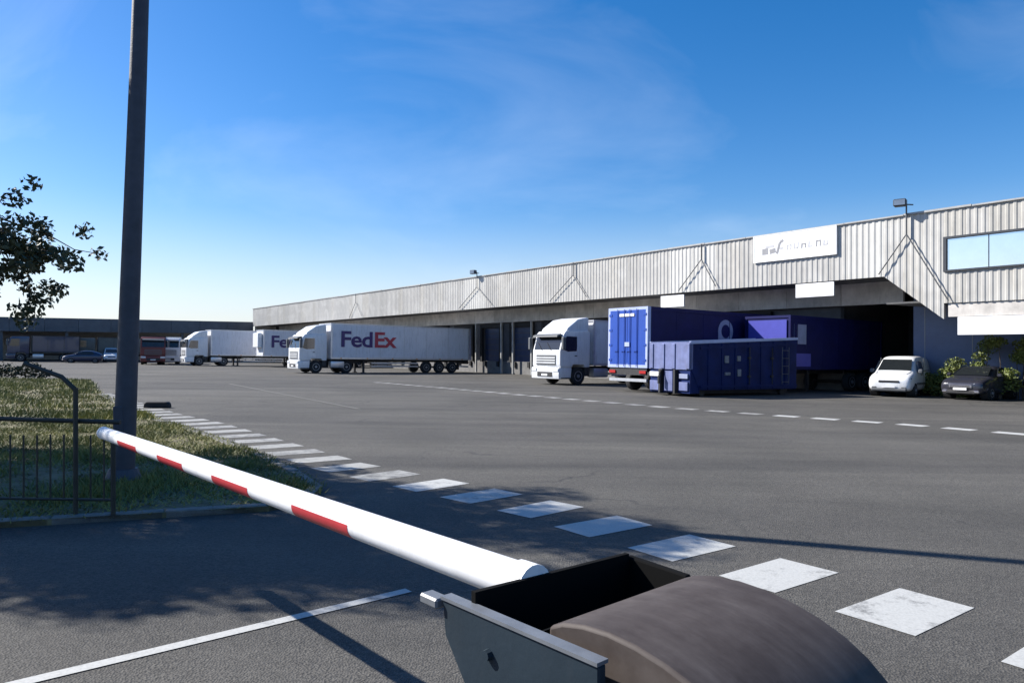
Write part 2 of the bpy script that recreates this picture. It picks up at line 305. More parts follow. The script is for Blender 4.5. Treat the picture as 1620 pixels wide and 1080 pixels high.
# ------------------------------------------------------------------ warehouse
bld = thing('warehouse', 'long pale corrugated warehouse with dark loading docks under its overhanging upper wall', 'warehouse')
FD, ZT, ZB, LE = 33.5, 7.55, 4.87, 113.3
def wbox(b, d0, d1, l0, l1, z0, z1):            # a box in warehouse coordinates
    return b.solid([[W(d0, l0, z0), W(d1, l0, z0), W(d1, l1, z0), W(d0, l1, z0)], [W(d0, l0, z1), W(d1, l0, z1), W(d1, l1, z1), W(d0, l1, z1)]])
def wpart(name, m, *a, parent=bld): return wbox(MB(), *a).build(name, m, parent)
PW = .86; RIB = PW / 3
def panel_mesh(z0a, z0b, z1):                    # trapezoid-ribbed sheet from l=0 to PW; lower edge from z0a to z0b
    xs = []
    for r in range(3):
        o_ = r * RIB; xs += [(o_, 0), (o_ + .10, 0), (o_ + .14, .024), (o_ + .23, .024), (o_ + .27, 0)]
    xs += [(PW - .004, 0)]
    b = MB(); lo = []; hi = []
    for l, dpt in xs:
        zb = z0a + (z0b - z0a) * l / PW
        lo.append(b.bm.verts.new(W(-dpt, l, zb))); hi.append(b.bm.verts.new(W(-dpt, l, z1)))
    for i in range(len(xs) - 1): b.bm.faces.new((lo[i], hi[i], hi[i + 1], lo[i + 1]))
    me = bpy.data.meshes.new('cladding_panel'); b.bm.to_mesh(me); b.bm.free(); return me
base_me = {}
def panel(l, z0a, z0b, z1, m):
    key = (round(z0a, 3), round(z0b, 3), round(z1, 3), m)
    if key not in base_me:
        me = panel_mesh(z0a, z0b, z1); me.materials.append(M[m]); base_me[key] = me
    o = link('cladding_panel', base_me[key], bld); o.location = W(FD - random.uniform(0, .012), l, 0); return o
L0 = 14.35
pale = lambda l: 26.3 < l < 30.2 or 49.4 < l < 53 or 74 < l < 76 or 17.0 < l < 18.6
nL = int((LE - L0) / PW)
for i in range(nL):
    l = L0 + i * PW
    m_ = 'clad_pale' if pale(l + .4) else random.choice(['clad', 'clad', 'clad', 'clad_cream'])
    if i < 3:  # slanted lower edge: a shadow boundary on the wall, put into the sheet shape
        z_ = lambda q: 2.83 + (ZB - 2.83) * (q - L0) / (3 * PW)
        panel(l, z_(l), z_(l + PW), ZT, m_)
    else: panel(l, ZB, ZB, ZT, m_)
for i in range(1, 28):
    l = L0 - i * PW; m_ = random.choice(['clad', 'clad_cream', 'clad'])
    if i <= 4: panel(l, 6.36, 6.36, ZT, m_); panel(l, 3.52, 3.52, 4.86, m_)
    else: panel(l, 3.52, 3.52, ZT, m_)
wpart('parapet_backing', 'flash', FD + .03, FD + .25, L0 + 2.62, LE, ZB + .02, ZT - .02)
wpart('parapet_backing', 'flash', FD + .03, FD + .25, -9, L0 + .03, 3.55, 4.86)
wpart('parapet_backing', 'flash', FD + .03, FD + .25, -9, L0 + .03, 6.36, ZT - .02)
wpart('parapet_backing', 'flash', FD + .03, FD + .25, -9, L0 - 4 * PW, 4.86, 6.36)
b = MB(); b.solid([[W(FD + dd, L0 + .03, 2.9), W(FD + dd, L0 + 2.62, ZB + .02), W(FD + dd, L0 + 2.62, ZT - .02), W(FD + dd, L0 + .03, ZT - .02)] for dd in (.03, .25)]).build('shadow_slant_backing', 'flash', bld)  # backs the sheets cut along the shadow boundary
# rough coping in short lengths
for i in range(44):
    l = -9 + i * 2.78
    wpart('coping', 'flash', FD - .10, FD + .3, l + .01, l + 2.76, ZT - .035 + random.uniform(-.012, .012), ZT + .04 + random.uniform(-.015, .02))
wpart('roof', 'roof', FD + .3, 80, -9, LE, 7.1, 7.25)
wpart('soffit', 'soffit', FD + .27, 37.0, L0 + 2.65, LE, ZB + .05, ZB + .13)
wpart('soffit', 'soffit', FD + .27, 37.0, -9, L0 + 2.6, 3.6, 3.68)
wpart('dock_floor_slab', 'dockfloor', 36.95, 60, 20.8, LE, -.9, .42)
# dark beam over the docks, in panels
l = 17.5
while l < LE - 3:
    ln = 3.2
    wpart('beam_panel', 'beam', 36.5 + random.uniform(0, .015), 36.7, l + .012, l + ln - .012, 3.80, ZB + .045); l += ln
# solid dock wall around open door bays
DOORS = [26.7 + 4.5 * i for i in range(19)]
edges = [20.8]
for c in DOORS:
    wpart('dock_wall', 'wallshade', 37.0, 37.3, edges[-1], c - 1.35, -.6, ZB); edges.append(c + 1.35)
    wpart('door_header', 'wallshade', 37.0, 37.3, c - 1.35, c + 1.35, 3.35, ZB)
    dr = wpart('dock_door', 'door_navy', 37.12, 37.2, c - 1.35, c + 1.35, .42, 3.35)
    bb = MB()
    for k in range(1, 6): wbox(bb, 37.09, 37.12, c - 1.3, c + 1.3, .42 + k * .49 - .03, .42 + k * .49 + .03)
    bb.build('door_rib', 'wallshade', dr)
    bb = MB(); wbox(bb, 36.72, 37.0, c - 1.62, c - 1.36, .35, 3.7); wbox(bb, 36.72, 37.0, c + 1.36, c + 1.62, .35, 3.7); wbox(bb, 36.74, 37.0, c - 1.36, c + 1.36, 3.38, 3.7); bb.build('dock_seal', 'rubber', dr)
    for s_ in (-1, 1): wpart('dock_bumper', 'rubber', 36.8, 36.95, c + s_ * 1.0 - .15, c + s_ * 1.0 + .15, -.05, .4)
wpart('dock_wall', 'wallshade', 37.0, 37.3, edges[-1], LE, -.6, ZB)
# light steel door posts seen between trucks
for lp in (47.3, 49.9, 51.6, 55.6): wpart('steel_post', 'flash', 36.45, 36.6, lp, lp + .14, -.62, 3.8)
# open bay and the blue-grey wall beside it
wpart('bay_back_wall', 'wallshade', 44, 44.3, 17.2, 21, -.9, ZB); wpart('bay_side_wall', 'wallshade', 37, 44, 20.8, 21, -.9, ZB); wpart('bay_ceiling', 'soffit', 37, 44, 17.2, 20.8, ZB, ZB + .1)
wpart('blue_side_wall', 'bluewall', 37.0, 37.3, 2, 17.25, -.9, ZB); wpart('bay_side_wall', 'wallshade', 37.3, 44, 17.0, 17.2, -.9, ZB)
for i in range(6): wpart('wall_seam', 'flash', 36.985, 36.999, 6.2 + i * 2.1, 6.23 + i * 2.1, -.7, 3.55)
wpart('end_wall', 'clad', FD + .3, 80, LE - .2, LE, -.9, 7.1); wpart('rear_wall', 'clad', 79.8, 80, -9, LE - .2, -2, 7.1); wpart('end_wall', 'clad', FD + .3, 79.8, -9, -8.8, -1.5, 7.1)
# window high on the right
win = wpart('window', 'frame', FD + .02, FD + .1, L0 - 4 * PW, L0, 4.86, 6.36)
bb = MB(); lw0, lw1, zw0, zw1 = L0 - 4 * PW, L0, 4.86, 6.36
wbox(bb, FD - .09, FD + .02, lw1 - .13, lw1, zw0, zw1); wbox(bb, FD - .09, FD + .02, lw0, lw0 + .1, zw0, zw1); wbox(bb, FD - .09, FD + .02, lw0 + .1, lw1 - .13, zw1 - .09, zw1); wbox(bb, FD - .11, FD + .02, lw0 + .1, lw1 - .13, zw0, zw0 + .06)
bb.build('window_frame', 'frame', win)
for k in range(2):
    a_ = lw0 + .1 + k * (lw1 - lw0 - .23) / 2; wbox(MB(), FD - .02, FD - .0, a_ + .02, a_ + (lw1 - lw0 - .23) / 2 - .02, zw0 + .08, zw1 - .11).build('window_pane', 'pane', win)
# white board added for a sunlit wall patch, dark band above it
wpart('dark_lintel', 'beam', FD + .05, FD + .25, -8.8, L0 - .15, 2.93, 3.50)
wh = wbox(MB(), FD - .02, FD + .06, 9.4, L0 - .55, 2.15, 2.91).build('lit_patch_board', 'signw'); tag(wh, 'white board added for a sunlit wall patch below the dark band under the warehouse window', 'board')

# signs on the front
sg = thing('company_sign', 'white rectangular sign with illegible grey lettering high on the warehouse front', 'sign')
wbox(MB(), FD - .12, FD - .06, 19.2, 23.8, 6.15, 7.50).build('sign_board', 'signw', sg)
bb = MB(); wbox(bb, FD - .135, FD - .05, 19.15, 19.2, 6.12, 7.53); wbox(bb, FD - .135, FD - .05, 23.8, 23.85, 6.12, 7.53); wbox(bb, FD - .135, FD - .05, 19.2, 23.8, 7.50, 7.53); wbox(bb, FD - .135, FD - .05, 19.2, 23.8, 6.12, 6.15); bb.build('sign_border', 'signw', sg)
# letter-like strokes (the writing cannot be read in the photograph)
def stroke(pts, w, m, name='lettering'):
    b = MB()
    for (l0, z0), (l1, z1) in zip(pts[:-1], pts[1:]):
        a = W(FD - .128, l0, z0); c = W(FD - .128, l1, z1); t = (c - a).normalized(); q = t.cross(NV).normalized() * w / 2; e = NV * .006
        b.solid([[a - q, a + q, a + q + e, a - q + e], [c - q, c + q, c + q + e, c - q + e]])
    b.build(name, m, sg)
stroke([(23.3, 6.66), (22.95, 6.66)], .32, 'signgrey'); stroke([(23.1, 6.9), (22.6, 6.9)], .13, 'signpale'); stroke([(22.85, 6.62), (22.5, 6.68)], .24, 'signgrey')
stroke([(22.42, 6.48), (22.25, 7.05), (22.05, 7.15)], .13, 'signgrey'); stroke([(22.4, 6.75), (22.05, 6.75)], .1, 'signpale')
for i, lc in enumerate((21.72, 21.32, 20.9, 20.52, 20.1, 19.72)):
    zc, hh = 6.62 + (i % 2) * .015, (.26, .3, .24, .28, .3, .25)[i]; m_ = 'signgrey' if i in (2, 4) else 'signpale'
    stroke([(lc + .11, zc), (lc + .09, zc + hh)], .07, m_)
    if i != 3: stroke([(lc - .09, zc), (lc - .11, zc + hh)], .06, m_)
    if i % 2: stroke([(lc + .09, zc + .03), (lc - .09, zc + .03)], .06, m_)
    else: stroke([(lc + .08, zc + hh - .03), (lc - .1, zc + hh - .03)], .06, m_)
for nm, l0, l1, z0, z1, tx in (('dock_sign', 28.7, 30.5, 4.05, 4.74, 'white blank board under the cladding edge, left of the two'), ('dock_sign', 19.35, 21.4, 4.14, 4.82, 'white blank board under the cladding edge, right below the lettered sign')):
    o = wbox(MB(), FD - .03, FD + .04, l0, l1, z0, z1).build(nm, 'signw'); tag(o, tx, 'sign', 'white boards hung under the cladding edge')

# floodlights with braced masts on the parapet
FL = [(15.85, .5, 1.25, 1.75, 'floodlight mast on the parapet between the lettered sign and the window'), (27.3, .0, 1.7, 1.0, 'braced floodlight mast just left of the lettered sign'), (38.5, .0, 2.6, 1.4, 'braced floodlight mast over the white lorry beside the blue trailer'), (50.7, .35, 2.9, 2.2, 'braced floodlight mast above the rear end of the long white trailer'), (75.0, .0, 1.8, 1.5, 'farthest floodlight mast, on the parapet above the far end of the docks')]
for l, hh, la, lb, tx in FL:
    t = thing('floodlight_mast', tx, 'floodlight', 'floodlights along the warehouse parapet')
    dd = FD - .16
    MB().tube([W(dd, l, ZT - .95), W(dd, l, ZT + hh)], .035, 8).build('mast', 'grey', t)
    MB().tube([W(dd, l, ZT - .88), W(dd, l + la, ZB + .1)], .028, 6).build('stay', 'grey', t)
    MB().tube([W(dd, l, ZT - .88), W(dd, l - lb, (ZB + .2) if l > 20 else 3.6)], .028, 6).build('stay', 'grey', t)
    if hh > .05:
        c = W(dd - .25, l + .15, ZT + hh); mw = frame_at(c, NV + UV * .3)
        h_ = MB().box(-.2, .16, -.26, .26, -.16, .16, bev=.04).build('lamp_head', 'frame', t); h_.matrix_local = mw
        g_ = MB().box(-.215, -.2, -.22, .22, -.12, .12).build('lamp_glass', 'bulb', h_)
        MB().tube([W(dd, l - .3, ZT + hh - .12), W(dd - .2, l + .15, ZT + hh - .05)], .03, 6).build('bracket', 'grey', t)

# ------------------------------------------------------------------ far wing with a dark roof band
wing = thing('loading_shed', 'low open shed with a dark flat roof closing the far end of the yard', 'shed')
WL = 113.4
for i in range(16):
    d0 = -28 + i * 3.85; wpart('roof_band', 'wing', WL + random.uniform(0, .04), WL, 0, 0, 0, 0, parent=wing) if False else None
    wbox(MB(), d0 + .01, d0 + 3.83, WL + random.uniform(0, .05), WL + .4, 3.75, 5.55).build('roof_band', 'wing', wing)
wbox(MB(), -28, 33.2, WL + .42, WL + 22, 5.2, 5.35).build('shed_roof', 'roof', wing)
wbox(MB(), -28, 33.2, WL + 14, WL + 14.3, -1.0, 5.2).build('shed_back_wall', 'flash', wing)
for i in range(9): wbox(MB(), -27 + i * 7.2, -26.65 + i * 7.2, WL + .45, WL + .8, -1, 5.2).build('column', 'wing', wing)
for d0, d1, z0, z1 in ((-3, 6.0, 3.0, 3.5), (8.5, 10.0, 2.6, 3.1), (12.2, 14.6, 2.4, 2.9), (18, 24, 2.2, 2.9), (-14, -8, 2.4, 3.2)): wbox(MB(), d0, d1, WL + 12.5, WL + 13.9, z0, z1).build('light_panel', 'wing_pale', wing)

# ------------------------------------------------------------------ vehicles
def wheel(parent, x, y, r=.5, w=.3, twin=False):
    s_ = 1 if y > 0 else -1; ww = w * (2 if twin else 1)
    yo, yi = y + s_ * w / 2, y + s_ * w / 2 - s_ * ww
    o = MB().lathe_y([(r * .55, yi), (r * .92, yi), (r, yi + s_ * .05), (r, yo - s_ * .05), (r * .93, yo), (r * .58, yo)], x, r, 22).build('wheel', 'tyre', parent, True)
    MB().lathe_y([(r * .57, yo - s_ * .06), (r * .57, yo + s_ * .004), (r * .5, yo + s_ * .004), (r * .45, yo - s_ * .05), (r * .22, yo - s_ * (.05 if not twin else .03)), (r * .18, yo + s_ * .03), (r * .02, yo + s_ * .03)], x, r, 18).build('rim', 'rim', o, True)
    return o
def cab(t, m='white', high=True, dark='grey'):
    prof = [(.04, .98), (0, 1.15), (0, 1.88), (.27, 2.86), (.42, 3.0), (2.1, 3.05), (2.2, 2.95), (2.2, 1.0), (1.85, .98), (1.76, 1.14), (.95, 1.14), (.86, .98)]
    MB().prism_y(prof, -1.22, 1.22, .05, 2).build('cab_body', m, t, True)
    MB().prism_y([(.5, 3.0), (.62, 3.18), (1.35, 3.68), (2.05, 3.82), (2.18, 3.76), (2.18, 3.0)], -1.12, 1.12, .09, 3).build('roof_fairing', m, t, True) if high else None
    def on_front(z): return (z - 1.88) / .98 * .27
    MB().prism_y([(on_front(1.96) - .014, 1.96), (on_front(2.72) - .014, 2.72), (on_front(2.72) + .01, 2.72), (on_front(1.96) + .01, 1.96)], -1.1, 1.1).build('windscreen', 'glass', t)
    MB().prism_y([(.1, 2.72), (-.12, 2.66), (-.1, 2.76), (.24, 2.86)], -1.08, 1.08).build('sun_visor', dark, t)
    g = MB().box(-.02, .02, -.86, .86, 1.1, 1.66).build('grille', dark, t)
    for z in (1.2, 1.34, 1.48): MB().box(-.045, -.02, -.82, .82, z, z + .06).build('grille_bar', m, g)
    bp = MB().prism_y([(-.07, .34), (-.09, .6), (-.06, .97), (.86, .97), (.8, .34)], -1.22, 1.22, .045, 2).build('bumper', m, t, True)
    MB().box(-.105, -.07, -.66, .66, .46, .72).build('lower_intake', 'dark', bp); MB().box(-.12, -.105, -.26, .26, .5, .61).build('number_plate', 'signw', bp)
    for s_ in (-1, 1):
        MB().box(-.11, .1, s_ * .72 if s_ > 0 else -1.2, 1.2 if s_ > 0 else -.72, .72, .93, bev=.03).build('headlight', 'lamp', t)
        d = MB().prism_y([(.14, 1.06), (.12, 1.9), (.38, 2.8), (1.3, 2.8), (1.3, 1.25), (.9, 1.2), (.82, 1.06)], *((1.2, 1.232) if s_ > 0 else (-1.232, -1.2))).build('door', m, t)
        MB().prism_y([(.24, 1.96), (.43, 2.7), (1.2, 2.7), (1.2, 1.9), (.55, 1.86)], *((1.225, 1.242) if s_ > 0 else (-1.242, -1.225))).build('side_window', 'glass', d)
        MB().box(1.05, 1.22, s_ * 1.232 if s_ > 0 else -1.25, 1.25 if s_ > 0 else -1.232, 1.6, 1.66).build('door_handle', dark, d)
        mr = MB().box(-.08, .12, *((1.38, 1.6) if s_ > 0 else (-1.6, -1.38)), 1.95, 2.65, bev=.04).build('mirror', dark, t)
        MB().tube([(.15, s_ * 1.2, 2.66), (.02, s_ * 1.45, 2.6)], .025, 6).build('mirror_arm', dark, mr)
        MB().box(1.86, 2.2, *((.9, 1.2) if s_ > 0 else (-1.2, -.9)), .5, 1.0, bev=.03).build('mudguard', 'dark', t)
        MB().box(.1, .8, *((1.0, 1.225) if s_ > 0 else (-1.225, -1.0)), .36, .42).build('step', 'dark', t)
    for y in (-.45, .35): MB().tube([(-.02, y, 1.92), (.10, y + .5, 2.35)], .013, 5).build('wiper', 'dark', t)
    wheel(t, 1.36, 1.05); wheel(t, 1.36, -1.05)
def chassis(t, x0, x1, tank=True):
    MB().box(x0, x1, -.42, -.3, .78, 1.04).box(x0, x1, .3, .42, .78, 1.04).build('chassis_rail', 'dark', t)
    if tank:
        for s_ in (-1, 1): MB().box(x0 + .35, x0 + 1.5, *((.55, 1.18) if s_ > 0 else (-1.18, -.55)), .42, .95, bev=.1, seg=2).build('fuel_tank', 'alu' if s_ < 0 else 'dark', t, True)
def cargo_box(t, x0, x1, z0, z1, m='white_box', rail='alu', w=1.27, seams=6, fr=.09, side=None):
    side = side or rail
    MB().box(x0 + .03, x1 - .03, -w + .03, w - .03, z0 + .03, z1 - .03).build('cargo_box', m, t)
    for nm, a in (('bottom_rail', (x0, x1, z0, z0 + fr + .05)), ('top_rail', (x0, x1, z1 - fr, z1))):
        for s_ in (-1, 1): MB().box(a[0], a[1], *((w - .035, w) if s_ > 0 else (-w, -w + .035)), a[2], a[3]).build(nm, side, t)
    for x in (x0, x1):
        sx = 1 if x == x0 else -1
        for s_ in (-1, 1):
            xa, xb = sorted((x - sx * .006, x + sx * (fr + .03))); MB().box(xa, xb, *((w - fr, w + .006) if s_ > 0 else (-w - .006, -w + fr)), z0, z1).build('corner_post', rail, t)
        xa, xb = sorted((x - sx * .006, x + sx * .04))
        for z in ((z0, z0 + fr + .03), (z1 - fr - .02, z1)): MB().box(xa, xb, -w + fr, w - fr, *z).build('end_rail', rail, t)
    for i in range(1, seams):
        x = x0 + (x1 - x0) * i / seams
        for s_ in (-1, 1): MB().box(x - .02, x + .02, *((w - .032, w - .022) if s_ > 0 else (-w + .022, -w + .032)), z0 + fr + .05, z1 - fr).build('panel_seam', side, t)
def bogie(t, xs, twin=False, yw=1.08):
    for x in xs:
        for s_ in (-1, 1): wheel(t, x, s_ * yw, .48, .34 if not twin else .27, twin)
        MB().tube([(x, -.95, .48), (x, .95, .48)], .08, 8).build('axle', 'dark', t)
    for s_ in (-1, 1): MB().box(xs[-1] + .62, xs[-1] + .65, s_ * 1.08 - .2, s_ * 1.08 + .2, .28, .9).build('mud_flap', 'rubber', t)
def side_guard(t, x0, x1):
    for s_ in (-1, 1):
        g = MB().box(x0, x1, *((1.2, 1.235) if s_ > 0 else (-1.235, -1.2)), .5, .62).box(x0, x1, *((1.2, 1.235) if s_ > 0 else (-1.235, -1.2)), .76, .88).build('side_guard', 'alu', t)
        for x in np.linspace(x0 + .2, x1 - .2, 4): MB().box(x, x + .06, *((1.1, 1.2) if s_ > 0 else (-1.2, -1.1)), .5, 1.1).build('guard_post', 'dark', g)
def rear_end(t, x, sx, z0, z1, door='white_box', rail='alu'):   # doors, bars and lights on an end; sx = outward sign along x
    def bx(name, m, off, th, y0, y1, za, zb, parent=t):
        a, c = sorted((x + sx * off, x + sx * (off + th))); return MB().box(a, c, y0, y1, za, zb).build(name, m, parent)
    for s_ in (-1, 1):
        d = bx('rear_door', door, -.02, .028, *((.012, 1.15) if s_ > 0 else (-1.15, -.012)), z0 + .14, z1 - .13)
        for y in (.18, .62):
            yy = s_ * y; a = x + sx * .045; MB().tube([(a, yy, z0 + .05), (a, yy, z1 - .08)], .017, 6).build('lock_rod', rail, d)
            bx('lock_handle', rail, .03, .03, yy - .02, yy + .22, z0 + .75, z0 + .8, d)
        for z in np.linspace(z0 + .35, z1 - .35, 4): bx('hinge', rail, .008, .02, *((1.02, 1.2) if s_ > 0 else (-1.2, -1.02)), z - .05, z + .05, d)
        bx('tail_light', 'red_lamp', -.05, .06, *((.78, 1.18) if s_ > 0 else (-1.18, -.78)), .86, .99)
    bx('underrun_bar', 'alu', -.12, .1, -1.2, 1.2, .48, .62); bx('light_board', 'dark', -.10, .06, -1.2, 1.2, .78, z0)
    return bx
FEDEX = (('Fed', 'purple'), ('Ex', 'orange'))
def lettering(t, x, z, size, y=-1.272):
    off = x
    for s_, m in FEDEX:
        me = text_mesh(s_, size, size * .022, .003, .94); me.materials.append(M[m]); xs = [v.co.x for v in me.vertices]; w = max(xs)
        sx = 1.18
        for v in me.vertices: v.co = Vector((off + v.co.x * sx, y - v.co.z, z + v.co.y))
        link('lettering', me, t); off += w * sx + size * .05
def semi_trailer(t, x0, L, z1=3.95, m='white_box', rail='alu', legs=True, text=True, fr=.09):
    z0 = 1.12; cargo_box(t, x0, x0 + L, z0, z1, m, rail, fr=fr)
    MB().box(x0 + .3, x0 + L - .1, -.55, -.42, .92, z0).box(x0 + .3, x0 + L - .1, .42, .55, .92, z0).build('chassis_rail', 'dark', t)
    if legs:
        for s_ in (-1, 1): MB().box(x0 + 2.9, x0 + 3.05, s_ * .85 - .07, s_ * .85 + .07, .05, 1.1).box(x0 + 2.8, x0 + 3.15, s_ * .85 - .14, s_ * .85 + .14, .0, .06).build('landing_leg', 'dark', t)
    bogie(t, [x0 + L - 4.3, x0 + L - 3.0, x0 + L - 1.7]); side_guard(t, x0 + 3.5, x0 + L - 5.1)
    rear_end(t, x0 + L, 1, z0, z1)
    for x in np.linspace(x0 + .8, x0 + L - .8, 6):
        for s_ in (-1, 1): MB().box(x, x + .14, *((1.268, 1.282) if s_ > 0 else (-1.282, -1.268)), z0 + .03, z0 + .1).build('marker_light', 'amber', t)
    if text: lettering(t, x0 + .75, 2.12, 1.75)
def front_of(d, l): return frame_at(G(d, l), NV)

# articulated lorry with the long white trailer
tA = thing('articulated_lorry', 'white articulated lorry whose long trailer shows its full purple and red lettering', 'lorry', 'white lorries parked at the docks', front_of(19.6, 55.8))
cab(tA); chassis(tA, 2.2, 6.0); wheel(tA, 3.9, 1.0, .5, .28, True); wheel(tA, 3.9, -1.0, .5, .28, True); semi_trailer(tA, 2.5, 12.9)
# parked trailer behind, only its front part showing
tB = thing('semi_trailer', 'white trailer without a tractor, its purple lettering half hidden by the long lorry', 'trailer', None, front_of(23.9, 78.6))
semi_trailer(tB, 0, 12.6); MB().box(-.45, -.01, -.9, .9, 2.05, 3.6, bev=.06).build('refrigeration_unit', 'white', tB, True)
# second articulated lorry
tC = thing('articulated_lorry', 'plain white articulated lorry farthest back, left of the lettered trailers', 'lorry', 'white lorries parked at the docks', front_of(17.6, 84.6))
cab(tC); chassis(tC, 2.2, 6.0); wheel(tC, 3.9, 1.0, .5, .28, True); wheel(tC, 3.9, -1.0, .5, .28, True); semi_trailer(tC, 2.5, 13.4, text=False)
# rigid lorry
tD = thing('box_lorry', 'white rigid box lorry with tall roof fairing, left of the blue trailer', 'lorry', 'white lorries parked at the docks', front_of(25.6, 31.9))
cab(tD, 'white'); chassis(tD, 2.2, 10.3); cargo_box(tD, 2.42, 10.4, 1.1, 3.7, seams=4); wheel(tD, 6.9, 1.0, .5, .28, True); wheel(tD, 6.9, -1.0, .5, .28, True); wheel(tD, 8.3, 1.0, .5, .28, True); wheel(tD, 8.3, -1.0, .5, .28, True); side_guard(tD, 3.9, 6.2); rear_end(tD, 10.4, 1, 1.1, 3.7)
# blue trailer, doors towards the yard
tE = thing('blue_trailer', 'blue box trailer with pale framed rear doors facing the yard', 'trailer', None, front_of(24.3, 24.25))
cargo_box(tE, 0, 11.8, 1.12, 3.92, 'navy', 'paleblue', fr=.17, side='navy')
bx = rear_end(tE, 0, -1, 1.12, 3.92, 'blue', 'blue'); bx('white_label', 'signw', .03, .01, -.45, .5, 3.5, 3.63); bx('white_label', 'paleblue', .03, .01, -.2, .2, 2.1, 2.3)
MB().box(.2, 11.7, -.55, -.42, .92, 1.12).box(.2, 11.7, .42, .55, .92, 1.12).build('chassis_rail', 'dark', tE); bogie(tE, [1.6, 2.9, 4.2])
for s_ in (-1, 1): MB().box(9.0, 9.15, s_ * .85 - .07, s_ * .85 + .07, .05, 1.1).box(8.9, 9.25, s_ * .85 - .14, s_ * .85 + .14, 0, .06).build('landing_leg', 'dark', tE)
b = MB(); ring = []
for k in range(25):
    a = k / 24 * 2 * math.pi; ring.append((a, ))
for k in range(24):
    a0, a1 = k / 24 * 2 * math.pi, (k + 1) / 24 * 2 * math.pi
    pts = [(5.6 + r * math.cos(a), -1.244, 2.95 + r * math.sin(a)) for r, a in ((.34, a0), (.34, a1), (.58, a1), (.58, a0))]; b.poly(pts)
b.box(5.02, 5.24, -1.246, -1.243, 2.1, 2.95); b.build('ring_emblem', 'lavender', tE)
# second blue trailer, half under the overhang
tG = thing('blue_trailer', 'dark blue trailer parked half under the overhang behind the blue compactor', 'trailer', None, front_of(31.0, 21.4))
cargo_box(tG, 0, 8.6, 1.12, 3.72, 'navy', 'navy', fr=.1); MB().box(-.03, .0, -1.08, 1.05, 1.4, 3.5).build('front_panel', 'violet', tG)
MB().box(.1, 8.5, -.55, -.42, .92, 1.12).box(.1, 8.5, .42, .55, .92, 1.12).build('chassis_rail', 'dark', tG); bogie(tG, [5.6, 6.9])
for s_ in (-1, 1): MB().box(2.0, 2.15, s_ * .85 - .07, s_ * .85 + .07, .05, 1.1).build('landing_leg', 'dark', tG)
p_ = MB().box(.35, 1.35, -1.262, -1.243, 2.35, 3.3).build('side_panel', 'lavender', tG); MB().box(.35, .62, -1.267, -1.262, 2.35, 3.3).build('panel_edge', 'navy', p_)
MB().box(.45, 1.75, -1.262, -1.243, 1.25, 1.9).build('side_panel', 'violet', tG)

# compactor container
tF = thing('waste_compactor', 'dark blue waste compactor container with a pale lit end and white top rim', 'container', None, frame_at(G(23.55, 21.0), Vector((.86, .51, 0))))
MB().solid([[(.55, -1.22, .28), (6.6, -1.22, .28), (6.6, 1.22, .28), (.55, 1.22, .28)], [(.12, -1.22, 1.05), (6.6, -1.22, 1.05), (6.6, 1.22, 1.05), (.12, 1.22, 1.05)], [(.06, -1.22, 2.2), (6.6, -1.22, 2.52), (6.6, 1.22, 2.52), (.06, 1.22, 2.2)]]).build('container_body', 'compact', tF)
MB().solid([[(.0, y, 2.2 + z), (6.64, y, 2.52 + z), (6.64, y + .1, 2.52 + z), (.0, y + .1, 2.2 + z)] for y, z in ((-1.26, -.02), (-1.26, .09))]).build('top_rim', 'paleblue', tF)
MB().solid([[(.0, y, 2.2 + z), (6.64, y, 2.52 + z), (6.64, y + .1, 2.52 + z), (.0, y + .1, 2.2 + z)] for y, z in ((1.16, -.02), (1.16, .09))]).build('top_rim', 'paleblue', tF)
MB().box(-.02, .06, -1.24, 1.24, 1.12, 2.27).build('end_plate', 'slate', tF)
for y in (-1.15, -.3, .35, 1.05): MB().box(-.06, .16, y - .09, y + .12, 1.14, 2.2, bev=.02).build('end_rib', 'slate', tF)
MB().box(.03, .56, -1.2, 1.2, .14, 1.1).build('lower_front', 'compact', tF)
for y0, y1, z0, z1, m_ in ((-.24, .26, .2, 1.04, 'slate'), (-1.12, -.62, .74, .94, 'lavender'), (-1.12, -.62, .24, .6, 'slate'), (.6, 1.2, .8, 1.0, 'signw'), (.62, 1.18, .2, .62, 'slate')): MB().box(-.04, .03, y0, y1, z0, z1, bev=.012).build('front_plate', m_, tF)
for y in (.45, -.45): MB().box(-.16, .03, y - .05, y + .05, .12, 1.12).build('guide_rail', 'dark', tF)
for z in (.42, 2.02): MB().solid([[(.56, -1.262, z - .05), (6.6, -1.262, z - .05 + (.28 if z > 1 else 0)), (6.6, -1.2, z - .05 + (.28 if z > 1 else 0)), (.56, -1.2, z - .05)], [(.56, -1.262, z + .05), (6.6, -1.262, z + .05 + (.28 if z > 1 else 0)), (6.6, -1.2, z + .05 + (.28 if z > 1 else 0)), (.56, -1.2, z + .05)]]).build('side_rail', 'compact', tF)
for x in (3.45, 4.9): MB().tube([(x, -1.29, .5), (x, -1.29, 2.1)], .022, 6).build('lock_rod', 'dark', tF)
for x, z in ((3.38, .8), (3.38, 1.6), (4.83, .8), (4.83, 1.6)): MB().box(x, x + .16, -1.3, -1.21, z, z + .09).build('hinge', 'dark', tF)
for z in (.6, .95, 1.3, 1.65, 2.0): MB().tube([(5.5, -1.33, z), (5.95, -1.33, z)], .014, 6).build('ladder_rung', 'grey', tF)
for x in (5.5, 5.95): MB().tube([(x, -1.33, .5), (x, -1.33, 2.15)], .016, 6).build('ladder_rail', 'grey', tF)
MB().tube([(-.1, .35, 1.1), (-.25, .35, .8), (-.25, .35, .5)], .07, 8).build('lift_hook', 'dark', tF)
for x in np.arange(1.0, 6.6, .8): MB().box(x, x + .09, -1.25, -1.2, .3, 2.16 + .05 * x).build('side_rib', 'compact', tF)
